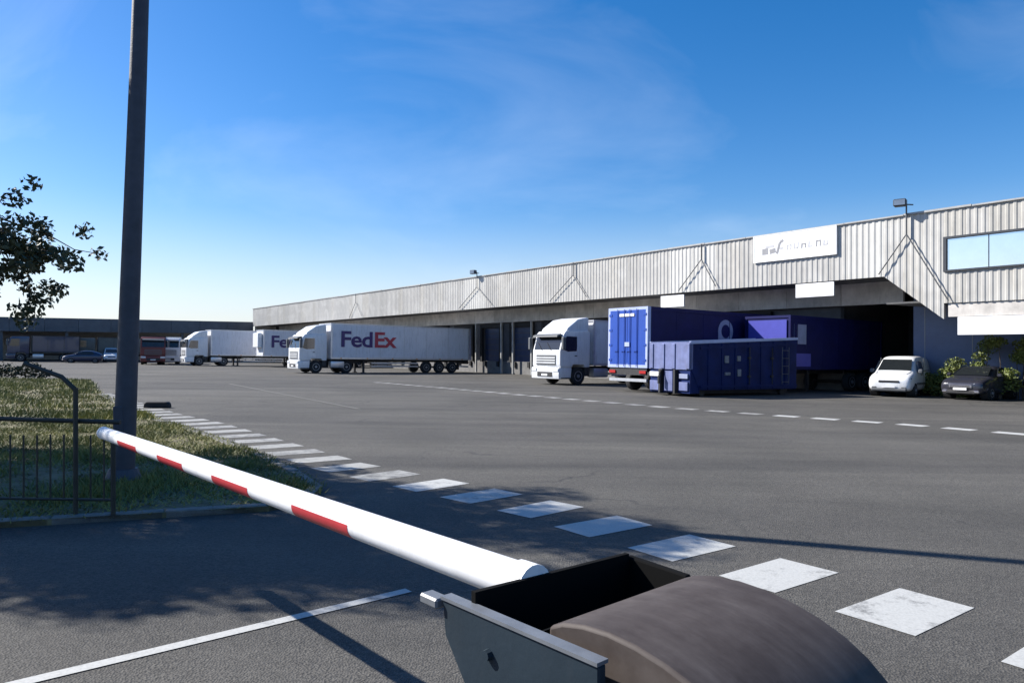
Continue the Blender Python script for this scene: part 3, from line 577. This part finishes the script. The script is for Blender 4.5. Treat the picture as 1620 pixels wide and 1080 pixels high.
for x0, x1, z0, z1 in ((1.97, 2.2, 1.42, 1.72), (2.72, 2.92, 1.5, 1.72), (2.0, 2.3, .9, 1.02), (2.75, 2.95, .85, 1.15)): MB().box(x0, x1, -1.268, -1.215, z0, z1).build('sticker', 'sticker', tF)
for s_ in (-1, 1): MB().box(.4, 6.5, s_ * .7 - .09, s_ * .7 + .09, .1, .28).build('skid_rail', 'dark', tF)
for x in (.9, 5.9):
    for s_ in (-1, 1): MB().lathe_y([(.02, s_ * .85), (.14, s_ * .85), (.14, s_ * 1.0), (.02, s_ * 1.0)], x, .14, 12).build('roller', 'dark', tF)

# small van and cars: lofted bodies
def body_loft(st):
    rings = []
    for x, zb, zs, zr, w0, w1, wr in st:      # bottom, shoulder, roof heights; half widths
        half = [(w0 * .82, zb), (w0, zb + .12), (w1, (zb + zs) / 2 + .03), (w1 * .99, zs), (wr, zr - .05 if zr - zs > .12 else zr - .012), (wr * .82, zr)]
        rings.append([(x, y, z) for y, z in half] + [(x, -y, z) for y, z in reversed(half)])
    return rings
def car_body(t, st, m):
    o = MB().solid(body_loft(st)).build('body', m, t, True)
    md = o.modifiers.new('round', 'SUBSURF'); md.levels = 2; md.render_levels = 2
    for p in o.data.polygons: p.use_smooth = True
    return o
def strip_panel(name, m, pts, thick, parent):
    a = [Vector(p) for p in pts]; nrm = (a[1] - a[0]).cross(a[2] - a[0]).normalized() * thick
    return MB().solid([[p - nrm * .5 for p in a], [p + nrm for p in a]]).build(name, m, parent)
def car_wheels(t, xs, y, r):
    for x in xs:
        for s_ in (-1, 1):
            MB().lathe_y([(.02, s_ * (y - .22)), (r * 1.2, s_ * (y - .2)), (r * 1.2, s_ * (y + .085)), (.02, s_ * (y + .085))], x, r + .02, 20).build('wheel_arch', 'rubber', t)
            wheel(t, x, s_ * (y + .02), r, .2)
def van(t, m='white'):
    car_body(t, [(.0, .35, .62, .70, .70, .72, .60), (.10, .24, .74, .90, .84, .86, .74), (.45, .22, .90, 1.02, .88, .90, .78), (.95, .22, 1.0, 1.12, .89, .91, .76), (1.25, .22, 1.04, 1.36, .89, .91, .72), (1.75, .22, 1.06, 1.75, .89, .91, .70), (2.1, .22, 1.06, 1.84, .89, .91, .72), (3.2, .22, 1.06, 1.86, .89, .91, .74), (4.1, .24, 1.06, 1.83, .89, .91, .74), (4.35, .30, 1.02, 1.78, .86, .88, .72)], m)
    strip_panel('windscreen', 'glass', [(1.02, .69, 1.165), (1.02, -.69, 1.165), (1.62, -.60, 1.655), (1.62, .60, 1.655)], .035, t)
    for s_ in (-1, 1):
        q = [(1.32, s_ * .895, 1.12), (2.35, s_ * .90, 1.12), (2.3, s_ * .80, 1.6), (1.72, s_ * .78, 1.6)]
        strip_panel('side_window', 'glass', q if s_ < 0 else q[::-1], .03, t)
        h_ = MB().solid([[(.04, s_ * .5, .66), (.22, s_ * .84, .68), (.30, s_ * .86, .86), (.10, s_ * .54, .82)], [(.3, s_ * .5, .66), (.4, s_ * .84, .68), (.45, s_ * .86, .86), (.35, s_ * .54, .82)]], True, .015, 2).build('headlight', 'grey', t)
        MB().lathe_y([(.001, s_ * .56), (.06, s_ * .56), (.06, s_ * .7), (.001, s_ * .7)], .16, .75, 12).build('headlight_bulb', 'lamp', h_)
        MB().box(.0, .12, *((.5, .7) if s_ > 0 else (-.7, -.5)), .36, .46, bev=.02).build('fog_light', 'grey', t)
        MB().tube([(.5, s_ * .62, 1.02), (.98, s_ * .70, 1.14)], .008, 5).build('bonnet_gap', 'grey', t)
        MB().box(2.46, 3.7, *((.868, .905) if s_ > 0 else (-.905, -.868)), 1.16, 1.2).build('side_groove', 'grey', t)
        MB().box(1.9, 2.1, *((.9, .935) if s_ > 0 else (-.935, -.9)), .98, 1.03).build('door_handle', 'grey', t)
        MB().box(1.25, 1.4, *((.92, 1.1) if s_ > 0 else (-1.1, -.92)), 1.05, 1.25, bev=.04).build('mirror', 'grey', t)
        MB().box(1.1, 4.0, *((.895, .925) if s_ > 0 else (-.925, -.895)), .55, .64).build('rub_strip', 'grey', t)
        MB().box(2.38, 2.4, *((.885, .912) if s_ > 0 else (-.912, -.885)), .4, 1.75).build('door_gap', 'grey', t)
    MB().box(-.01, .1, -.42, .42, .64, .74, bev=.02).build('grille', 'dark', t); MB().tube([(.5, -.6, 1.015), (.5, .6, 1.015)], .008, 5).build('bonnet_gap', 'grey', t); MB().tube([(1.05, -.1, 1.2), (1.18, .5, 1.32)], .012, 5).build('wiper', 'dark', t); MB().box(-.03, .2, -.72, .72, .26, .4, bev=.04).build('bumper', 'grey', t, True)
    MB().box(-.045, -.02, -.26, .26, .42, .52).build('number_plate', 'signw', t); car_wheels(t, (.85, 3.5), .80, .32)
def hatchback(t, m='darkcar'):
    car_body(t, [(.0, .36, .6, .66, .66, .68, .58), (.12, .22, .68, .80, .82, .84, .72), (.5, .20, .82, .90, .87, .89, .78), (1.0, .20, .90, .98, .88, .90, .74), (1.3, .2, .94, 1.08, .88, .90, .70), (1.85, .2, .96, 1.42, .88, .90, .62), (2.4, .2, .97, 1.48, .88, .90, .62), (3.2, .2, .98, 1.42, .88, .90, .60), (3.8, .22, .98, 1.15, .87, .88, .62), (4.1, .32, .9, 1.0, .82, .84, .66)], m)
    strip_panel('windscreen', 'glass', [(1.08, .67, 1.03), (1.08, -.67, 1.03), (1.74, -.55, 1.37), (1.74, .55, 1.37)], .035, t)
    for s_ in (-1, 1):
        q = [(1.4, s_ * .885, 1.02), (3.2, s_ * .885, 1.04), (3.0, s_ * .74, 1.34), (1.95, s_ * .72, 1.36)]
        strip_panel('side_window', 'glass', q if s_ < 0 else q[::-1], .03, t)
        MB().solid([[(.03, s_ * .5, .63), (.2, s_ * .80, .63), (.2, s_ * .80, .73), (.03, s_ * .5, .71)], [(.28, s_ * .5, .63), (.34, s_ * .80, .63), (.34, s_ * .80, .73), (.28, s_ * .5, .71)]], True, .02, 2).build('headlight', 'lamp', t, True)
        MB().box(1.35, 1.48, *((.9, 1.08) if s_ > 0 else (-1.08, -.9)), .98, 1.14, bev=.04).build('mirror', m, t)
        MB().box(-.02, .12, *((.5, .72) if s_ > 0 else (-.72, -.5)), .3, .42, bev=.03).build('fog_light', 'chrome', t)
    g_ = MB().box(-.03, .12, -.45, .45, .5, .66, bev=.03).build('grille', 'chrome', t); MB().box(-.035, -.028, -.38, .38, .53, .56).box(-.035, -.028, -.38, .38, .59, .62).build('grille_slot', 'dark', g_)
    MB().box(-.02, .2, -.6, .6, .24, .42, bev=.05).build('bumper_intake', 'dark', t); MB().box(-.05, -.03, -.26, .26, .42, .52).build('number_plate', 'signw', t)
    car_wheels(t, (.85, 3.3), .79, .31)
bk = Vector((.65, .76, 0)).normalized(); ct = Vector((16.75, 32.35, 0)); ct.z = gz(ct.x, ct.y)
tv = thing('panel_van', 'small white panel van parked beside the hedge at the blue wall', 'van', None, frame_at(ct, bk)); van(tv)
ct = Vector((18.95, 30.75, 0)); ct.z = gz(ct.x, ct.y)
tc_ = thing('parked_car', 'dark car with pale headlights parked in front of the green hedge', 'car', None, frame_at(ct, Vector((.80, .60, 0)))); hatchback(tc_)

# far vehicles on the left
def far_lorry(name, label, p, back, mcab, mbox, L=7.5, high=False):
    t = thing(name, label, 'lorry', None, frame_at(p, back)); cab(t, mcab, high); cargo_box(t, 2.42, L, 1.1, 3.2, mbox, 'alu' if mbox == 'white_box' else 'dark', seams=3); chassis(t, 2.2, L - .2); wheel(t, L - 1.8, 1.0, .5, .28, True); wheel(t, L - 1.8, -1.0, .5, .28, True); return t
far_lorry('red_lorry', 'dark red lorry facing the camera at the far end of the yard', G(15.2, 88.0), Vector((-.45, .9, 0)), 'rust', 'rust')
far_lorry('grey_lorry', 'small pale grey lorry between the dark red lorry and the white one', G(17.4, 91.5), Vector((-.4, .92, 0)), 'white_box', 'white_box')
p = G(13.2, 104); t = thing('panel_van', 'white van seen beside the tall pole in front of the shed', 'van', None, frame_at(p, Vector((-.5, .86, 0)))); van(t)
p = G(7.6, 99); t = thing('parked_car', 'dark navy car in front of the far shed', 'car', None, frame_at(p, Vector((.9, .42, 0)))); hatchback(t, 'navycar')
far_lorry('green_lorry', 'grey green lorry half hidden behind the tall pole by the far shed', G(9.6, 108), Vector((.85, .5, 0)), 'greenvan', 'greenvan', 8)
far_lorry('blue_lorry', 'dark navy lorry under the left end of the far shed roof', G(2.5, 107), Vector((.85, .5, 0)), 'navycar', 'navycar', 7.5)

# ------------------------------------------------------------------ plants
def leaf_quads(centers, normals_rand, size, aspect=.55):
    n_ = len(centers); a = RNG.normal(size=(n_, 3)); a /= np.linalg.norm(a, axis=1)[:, None]
    b_ = np.cross(a, RNG.normal(size=(n_, 3))); b_ /= np.linalg.norm(b_, axis=1)[:, None]
    sz = (size * RNG.uniform(.6, 1.35, n_))[:, None]; a = a * sz * .5; b_ = b_ * sz * .5 * aspect; c = np.asarray(centers)
    mid = np.cross(a, b_); mid = mid / (np.linalg.norm(mid, axis=1)[:, None] + 1e-9) * sz * .08
    v = np.stack([c - a, c - b_ * 1.0 + mid, c + a, c + b_ + mid], 1).reshape(-1, 3); f = np.arange(n_ * 4).reshape(-1, 4); return v, f
def clump_points(centers, radii, per0):
    out = []
    for c, r in zip(centers, radii):
        per = max(8, int(per0 * (r / .5) ** 2))
        p = RNG.normal(size=(per, 3)); p /= np.linalg.norm(p, axis=1)[:, None]; p *= (RNG.uniform(0, 1, per) ** .5)[:, None] * r; p[:, 2] *= .75; out.append(np.asarray(c) + p)
    return np.concatenate(out)
def branch(mb, a, b, r0, r1, wob=.12):
    a = Vector(a); b = Vector(b); pts = [a.lerp(b, i / 5) + Vector((random.uniform(-wob, wob), random.uniform(-wob, wob), random.uniform(-wob, wob))) * (1 if 0 < i < 5 else 0) for i in range(6)]
    mb.tube(pts, r0, 7, r1)
def tree(label, base, crown, n_cl, per, leaf=.13, extra=()):
    base = Vector((base[0], base[1], gz(*base[:2]))); t = thing('broadleaf_tree', label, 'tree', 'trees along the left verge'); t.location = base
    cen, rad = [], []
    (cx, cy, cz), (rx, ry, rz) = crown
    while len(cen) < n_cl:
        q = RNG.uniform(-1, 1, 3); r = np.linalg.norm(q)
        c = (cx + q[0] * rx, cy + q[1] * ry, cz + q[2] * rz); rr = RNG.uniform(.35, .72)
        if .25 < r < 1 and (c[0] + rr) / (c[1] - rr * .5) < -.735: cen.append(c); rad.append(rr)
    tr = MB(); fork = Vector((base.x + (cx - base.x) * .5, base.y + (cy - base.y) * .5, cz - rz * .55)); branch(tr, base - Vector((0, 0, .1)), fork, .2, .13, .06); tr.build('trunk', 'bark', t, True).matrix_parent_inverse = Matrix.Translation(-base)
    lb = MB()
    for c in cen[::3]: branch(lb, fork, c, .05, .012)
    for pts in extra:
        for c, r in pts: cen.append(c); rad.append(r)
        knee = Vector((-8.5, 11.4, 3.75)); branch(lb, fork, knee, .06, .03, .1)
        for c, r in pts[::4]: branch(lb, knee, c, .018, .005, .08)
    lb.build('limbs', 'bark', t, True).matrix_parent_inverse = Matrix.Translation(-base)
    v, f = leaf_quads(clump_points(cen, rad, per), None, leaf); o = link('crown', raw_mesh('crown', v, f, 'leaf'), t); o.matrix_parent_inverse = Matrix.Translation(-base)
    return t
hang = [[((-7.75 + RNG.normal() * .42, 11.6 + RNG.normal() * .5, 3.15 + RNG.normal() * .38), RNG.uniform(.13, .27)) for _ in range(44)] + [((-7.45, 11.5, 2.35), .22), ((-7.6, 11.4, 2.0), .2), ((-6.75, 11.5, 3.45), .18), ((-7.6, 11.5, 4.2), .15), ((-6.6, 11.6, 3.1), .16)]]
tree('broadleaf tree at the left edge with thin drooping leafy branches', (-10.4, 10.6), ((-9.9, 9.6, 5.9), (2.9, 2.7, 1.9)), 96, 420, .095, hang)
tree('tree beyond the left edge shading the near tarmac', (-11.9, 7.6), ((-11.0, 8.0, 5.2), (2.1, 1.35, 1.5)), 40, 330, .105)
tree('tree beyond the left edge shading the grass behind the railing', (-14.4, 11.2), ((-13.3, 10.9, 5.0), (2.6, 2.1, 1.6)), 84, 420, .105)
def shrub(name, label, cat, spots, m, per, leaf, group=None):
    t = thing(name, label, cat, group); cen = [s_[:3] for s_ in spots]; rad = [s_[3] for s_ in spots]
    v, f = leaf_quads(clump_points(cen, rad, per), None, leaf, .7); link('foliage', raw_mesh('foliage', v, f, m), t)
    for c in cen[::3]:
        st = MB(); g0 = Vector((c[0] + random.uniform(-.1, .1), c[1], gz(c[0], c[1]))); branch(st, g0, c, .03, .01, .05); st.build('stem', 'bark', t)
    return t
sp = []
for i in range(95):
    q = random.random(); l = 16.4 - q * 9.5; d = 36.2 + random.uniform(-.7, .5) - q * .3; hmax = .7 + min(1., q * 3.2) * 2.1; z = random.uniform(.1, 1) * hmax; p = G(d, l, z); sp.append((p.x, p.y, p.z, random.uniform(.3, .5)))
shrub('hedge', 'green hedge rising to the right behind the dark car', 'hedge', sp, 'hedge', 420, .10)
sp = []
for i in range(60):
    q = i / 59; x = -24.5 - q * 22; y = 37.5 + q * 5 + random.uniform(-.4, .4); sp.append((x, y, gz(x, y) + random.uniform(.25, .75), random.uniform(.35, .6)))
shrub('low_hedge', 'dark low hedge on the grass at the far left', 'hedge', sp, 'hedge_dark', 150, .14)

# grass: loose blades over the verge
def in_poly(x, y, poly):
    ins = np.zeros(len(x), bool); j = len(poly) - 1
    for i in range(len(poly)):
        xi, yi = poly[i]; xj, yj = poly[j]; c = ((yi > y) != (yj > y)) & (x < (xj - xi) * (y - yi) / (yj - yi + 1e-12) + xi); ins ^= c; j = i
    return ins
def grass_pts(n_, x0, x1, y0, y1):
    x = RNG.uniform(x0, x1, n_); y = RNG.uniform(y0, y1, n_); k = in_poly(x, y, VERGE); return x[k], y[k]
xa, ya = grass_pts(170000, -11, -2, 5, 18); xb, yb = grass_pts(160000, -32, -8, 12, 38); x = np.concatenate([xa, xb]); y = np.concatenate([ya, yb])
pn = np.array([mnoise.noise((a * .8, b_ * .8, 0)) + .5 * mnoise.noise((a * 2.3, b_ * 2.3, 5)) for a, b_ in zip(x, y)]); keep = RNG.uniform(-.75, .55, len(x)) < pn + .15; x, y, pn = x[keep], y[keep], pn[keep]; x = x + RNG.normal(0, .05, len(x)); y = y + RNG.normal(0, .05, len(y))
n_ = len(x); hgt = (.03 + .055 * RNG.uniform(0, 1, n_) ** 1.6) * np.clip(1 + pn, .5, 1.7) * np.where(y > 16, 1.5, 1); wd = np.where(y > 16, .016, .009); ang = RNG.uniform(0, 2 * np.pi, n_); lean = RNG.normal(0, .05, (n_, 2)); z = -K * (NV.x * x + NV.y * y) + .05
v = np.stack([np.stack([x - np.cos(ang) * wd, y - np.sin(ang) * wd, z], 1), np.stack([x + np.cos(ang) * wd, y + np.sin(ang) * wd, z], 1), np.stack([x + lean[:, 0], y + lean[:, 1], z + hgt], 1)], 1).reshape(-1, 3)
gr = link('grass', raw_mesh('grass', v, np.arange(n_ * 3).reshape(-1, 3), 'grass'), None, 'stuff'); gr['label'] = 'patchy yellow green grass on the verge'; gr['category'] = 'grass'

# ------------------------------------------------------------------ pole, guard rail, kerb block
pb = Vector((-4.54, 8.49, gz(-4.54, 8.49) + .1)); pt = thing('lamp_post', 'tall dark tapered pole on the grass verge at the left', 'lamp post', None, Matrix.Translation(pb))
MB().tube([(0, 0, 0), (.08, 0, 2.2), (.17, 0, 4.6), (.25, 0, 7.), (.32, 0, 9.0)], .122, 20, .068).build('pole', 'pole', pt, True)
MB().tube([(0, 0, 0), (.003, 0, .12)], .2, 16, .15).build('base_collar', 'pole', pt); MB().box(-.055, .055, -.13, -.1, .45, .85, bev=.01).build('access_door', 'pole', pt)
MB().tube([(.32, 0, 8.95), (.32, -.5, 9.2), (.32, -1.1, 9.3)], .04, 8).build('lamp_arm', 'pole', pt); MB().box(.17, .47, -1.75, -1.05, 9.24, 9.36, bev=.04).build('lamp_head', 'grey', pt)

fr_ = thing('guard_rail', 'dark low steel guard rail with thin bars on the verge in front of the pole', 'railing')
fy = 6.78
def fz(x): return gz(x, fy) + .1
for x, hh in ((-6.8, .98), (-5.35, .98), (-4.07, 1.24), (-3.72, .80)): MB().tube([(x, fy, fz(x) - .05), (x, fy, fz(x) + hh - .1)], .022, 8).build('post', 'fence', fr_)
MB().tube([(-6.8, fy, fz(-6.8) + .87), (-3.68, fy + .05, fz(-3.7) + .82)], .022, 8).build('top_rail', 'fence', fr_); MB().tube([(-6.8, fy, fz(-6.8) + .1), (-3.7, fy, fz(-3.7) + .1)], .014, 6).build('bottom_rail', 'fence', fr_)
MB().tube([(-4.07, fy, fz(-4.07) + 1.12), (-4.2, fy, fz(-4.2) + 1.24), (-4.55, fy, fz(-4.5) + 1.36)], .022, 8).build('angled_arm', 'fence', fr_)
bars = [xx for xx in np.arange(-6.68, -3.75, .125) if abs(xx + 4.07) > .04]
bar_me = None
for xx in bars:
    if bar_me is None:
        o = MB().tube([(0, 0, .1), (0, 0, .70)], .008, 6).build('bar', 'fence', fr_); bar_me = o.data
    else: o = link('bar', bar_me, fr_)
    o.location = (xx, fy, fz(xx) + random.uniform(-.008, .008))
p = Vector((-9.9, 20.3, gz(-9.9, 20.3))); o = MB().prism_y([(-.36, 0), (-.34, .12), (-.28, .17), (.28, .17), (.34, .12), (.36, 0)], -.1, .1, .02, 1).build('kerb_block', 'rubber'); o.location = p; tag(o, 'low black block at the edge of the yard right of the pole', 'kerb block')

# ------------------------------------------------------------------ barrier in the foreground
C0 = Vector((.084, 1.61, 0)); BV = Vector((.747, .664, 0)).normalized(); BB = Vector((BV.y, -BV.x, 0)); UB = -BB
mwb = Matrix((BB, BV, Vector((0, 0, 1)))).transposed().to_4x4(); mwb.translation = C0       # local x = away from the boom, y = across
bar = thing('barrier_machine', 'brown grey barrier housing with a rounded hood at the bottom of the picture', 'barrier', None, mwb)
Wd = .50
top = [(0, .985), (.04, 1.004), (.1, 1.016), (.17, 1.022), (.24, 1.021), (.31, 1.014), (.38, 1.002), (.44, .987), (.49, .965), (.53, .93), (.555, .885), (.565, .83)]
g0 = gz(.3, 1.6)
top = [(0, .985), (.04, 1.003), (.1, 1.015), (.17, 1.019), (.24, 1.014), (.31, 1.001), (.37, .983), (.43, .957), (.48, .925), (.52, .888), (.545, .85), (.555, .80)]
hood = MB().prism_y([(0, .60)] + top + [(.555, .60)], -.004, Wd + .004).build('hood', 'hood', bar, True)
md = hood.modifiers.new('edge', 'BEVEL'); md.width = .008; md.segments = 2; md.limit_method = 'ANGLE'; md.angle_limit = R(40)
MB().box(.012, .545, .008, Wd - .008, g0, .598).build('cabinet', 'hood', bar); MB().box(-.02, .6, -.05, Wd + .05, g0 - .02, .04).build('plinth', 'kerb', bar)
seam = MB()
for y in (-.0055, ): seam.box(.02, .55, y - .003, y, .72, .728)
seam.build('hood_seam', 'rubber', bar)
for x in (.06, .5): MB().lathe_y([(.001, -.012), (.011, -.012), (.012, -.004), (.001, -.004)], x, .8, 10).build('hood_screw', 'plate_edge', bar)
# arm carrier: two plates, black cavity between them
near = MB().prism_y([(-.30, .985), (.21, .985), (.21, .45), (.02, .45), (-.20, .79), (-.29, .90)], -.075, -.052, .004, 1).build('carrier_plate', 'plate', bar)
MB().box(-.30, .21, -.08, -.047, .985, .993).build('plate_edge', 'plate_edge', near)
MB().box(-.375, -.302, -.092, -.05, .96, .985, bev=.005).build('bracket_tab', 'plate_edge', near)
for x, z in ((-.12, .905), ): MB().lathe_y([(.001, -.088), (.012, -.088), (.014, -.075), (.001, -.075)], x, z, 8).build('bolt', 'plate', near)
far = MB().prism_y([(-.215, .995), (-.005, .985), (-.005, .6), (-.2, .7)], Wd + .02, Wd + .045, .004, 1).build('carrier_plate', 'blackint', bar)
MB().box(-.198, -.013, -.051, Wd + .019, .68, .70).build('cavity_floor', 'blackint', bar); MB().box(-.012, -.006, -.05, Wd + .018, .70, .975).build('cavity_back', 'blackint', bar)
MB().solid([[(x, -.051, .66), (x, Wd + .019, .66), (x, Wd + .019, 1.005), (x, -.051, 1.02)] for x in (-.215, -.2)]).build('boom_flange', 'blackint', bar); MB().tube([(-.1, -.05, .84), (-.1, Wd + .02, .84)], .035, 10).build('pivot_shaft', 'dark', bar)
# the boom
mwm = Matrix((UB, -BV, Vector((0, 0, 1)))).transposed().to_4x4(); mwm.translation = C0 + UB * .222 + BV * .153; mwm.translation.z = .985
boom = thing('barrier_boom', 'white round barrier boom with red patches reaching to the upper left', 'barrier boom', None, mwm)
def rb(x): return .053 - .002 * x
def boom_ring(x, r, a0=0, a1=2 * math.pi, k=24, full=True):
    return [(x, r * math.cos(a), r * .98 * math.sin(a)) for a in (np.linspace(a0, a1, k, endpoint=not full))]
LB = 4.5
MB().solid([boom_ring(x, r) for x, r in ((0, .053), (1.5, .050), (3, .047), (LB - .02, .044), (LB, .040))]).build('boom_tube', 'boomw', boom, True)
for x0 in (.87, 1.75, 2.63, 3.51):
    b = MB(); a0, a1 = R(-120), R(8)                        # patch on the lower near side (local +y faces the near side)
    rings = [boom_ring(x, rb(x) + .0009, a0, a1, 14, False) + list(reversed(boom_ring(x, rb(x) - .0004, a0, a1, 14, False))) for x in (x0, x0 + .44)]
    b.solid(rings).build('red_patch', 'boomr', boom, True)
    b = MB(); rings = [[(p[0], -p[1], p[2]) for p in boom_ring(x, rb(x) + .0009, R(-58), R(8), 10, False)] + [(p[0], -p[1], p[2]) for p in reversed(boom_ring(x, rb(x) - .0004, R(-58), R(8), 10, False))] for x in (x0, x0 + .44)]
    b.solid(rings).build('red_patch', 'boomr', boom, True)
MB().tube([(LB, 0, 0), (LB + .025, 0, 0)], .046, 14).build('end_cap', 'signw', boom); MB().tube([(-.012, 0, 0), (.05, 0, 0)], .058, 18).build('clamp_collar', 'boomw', boom)
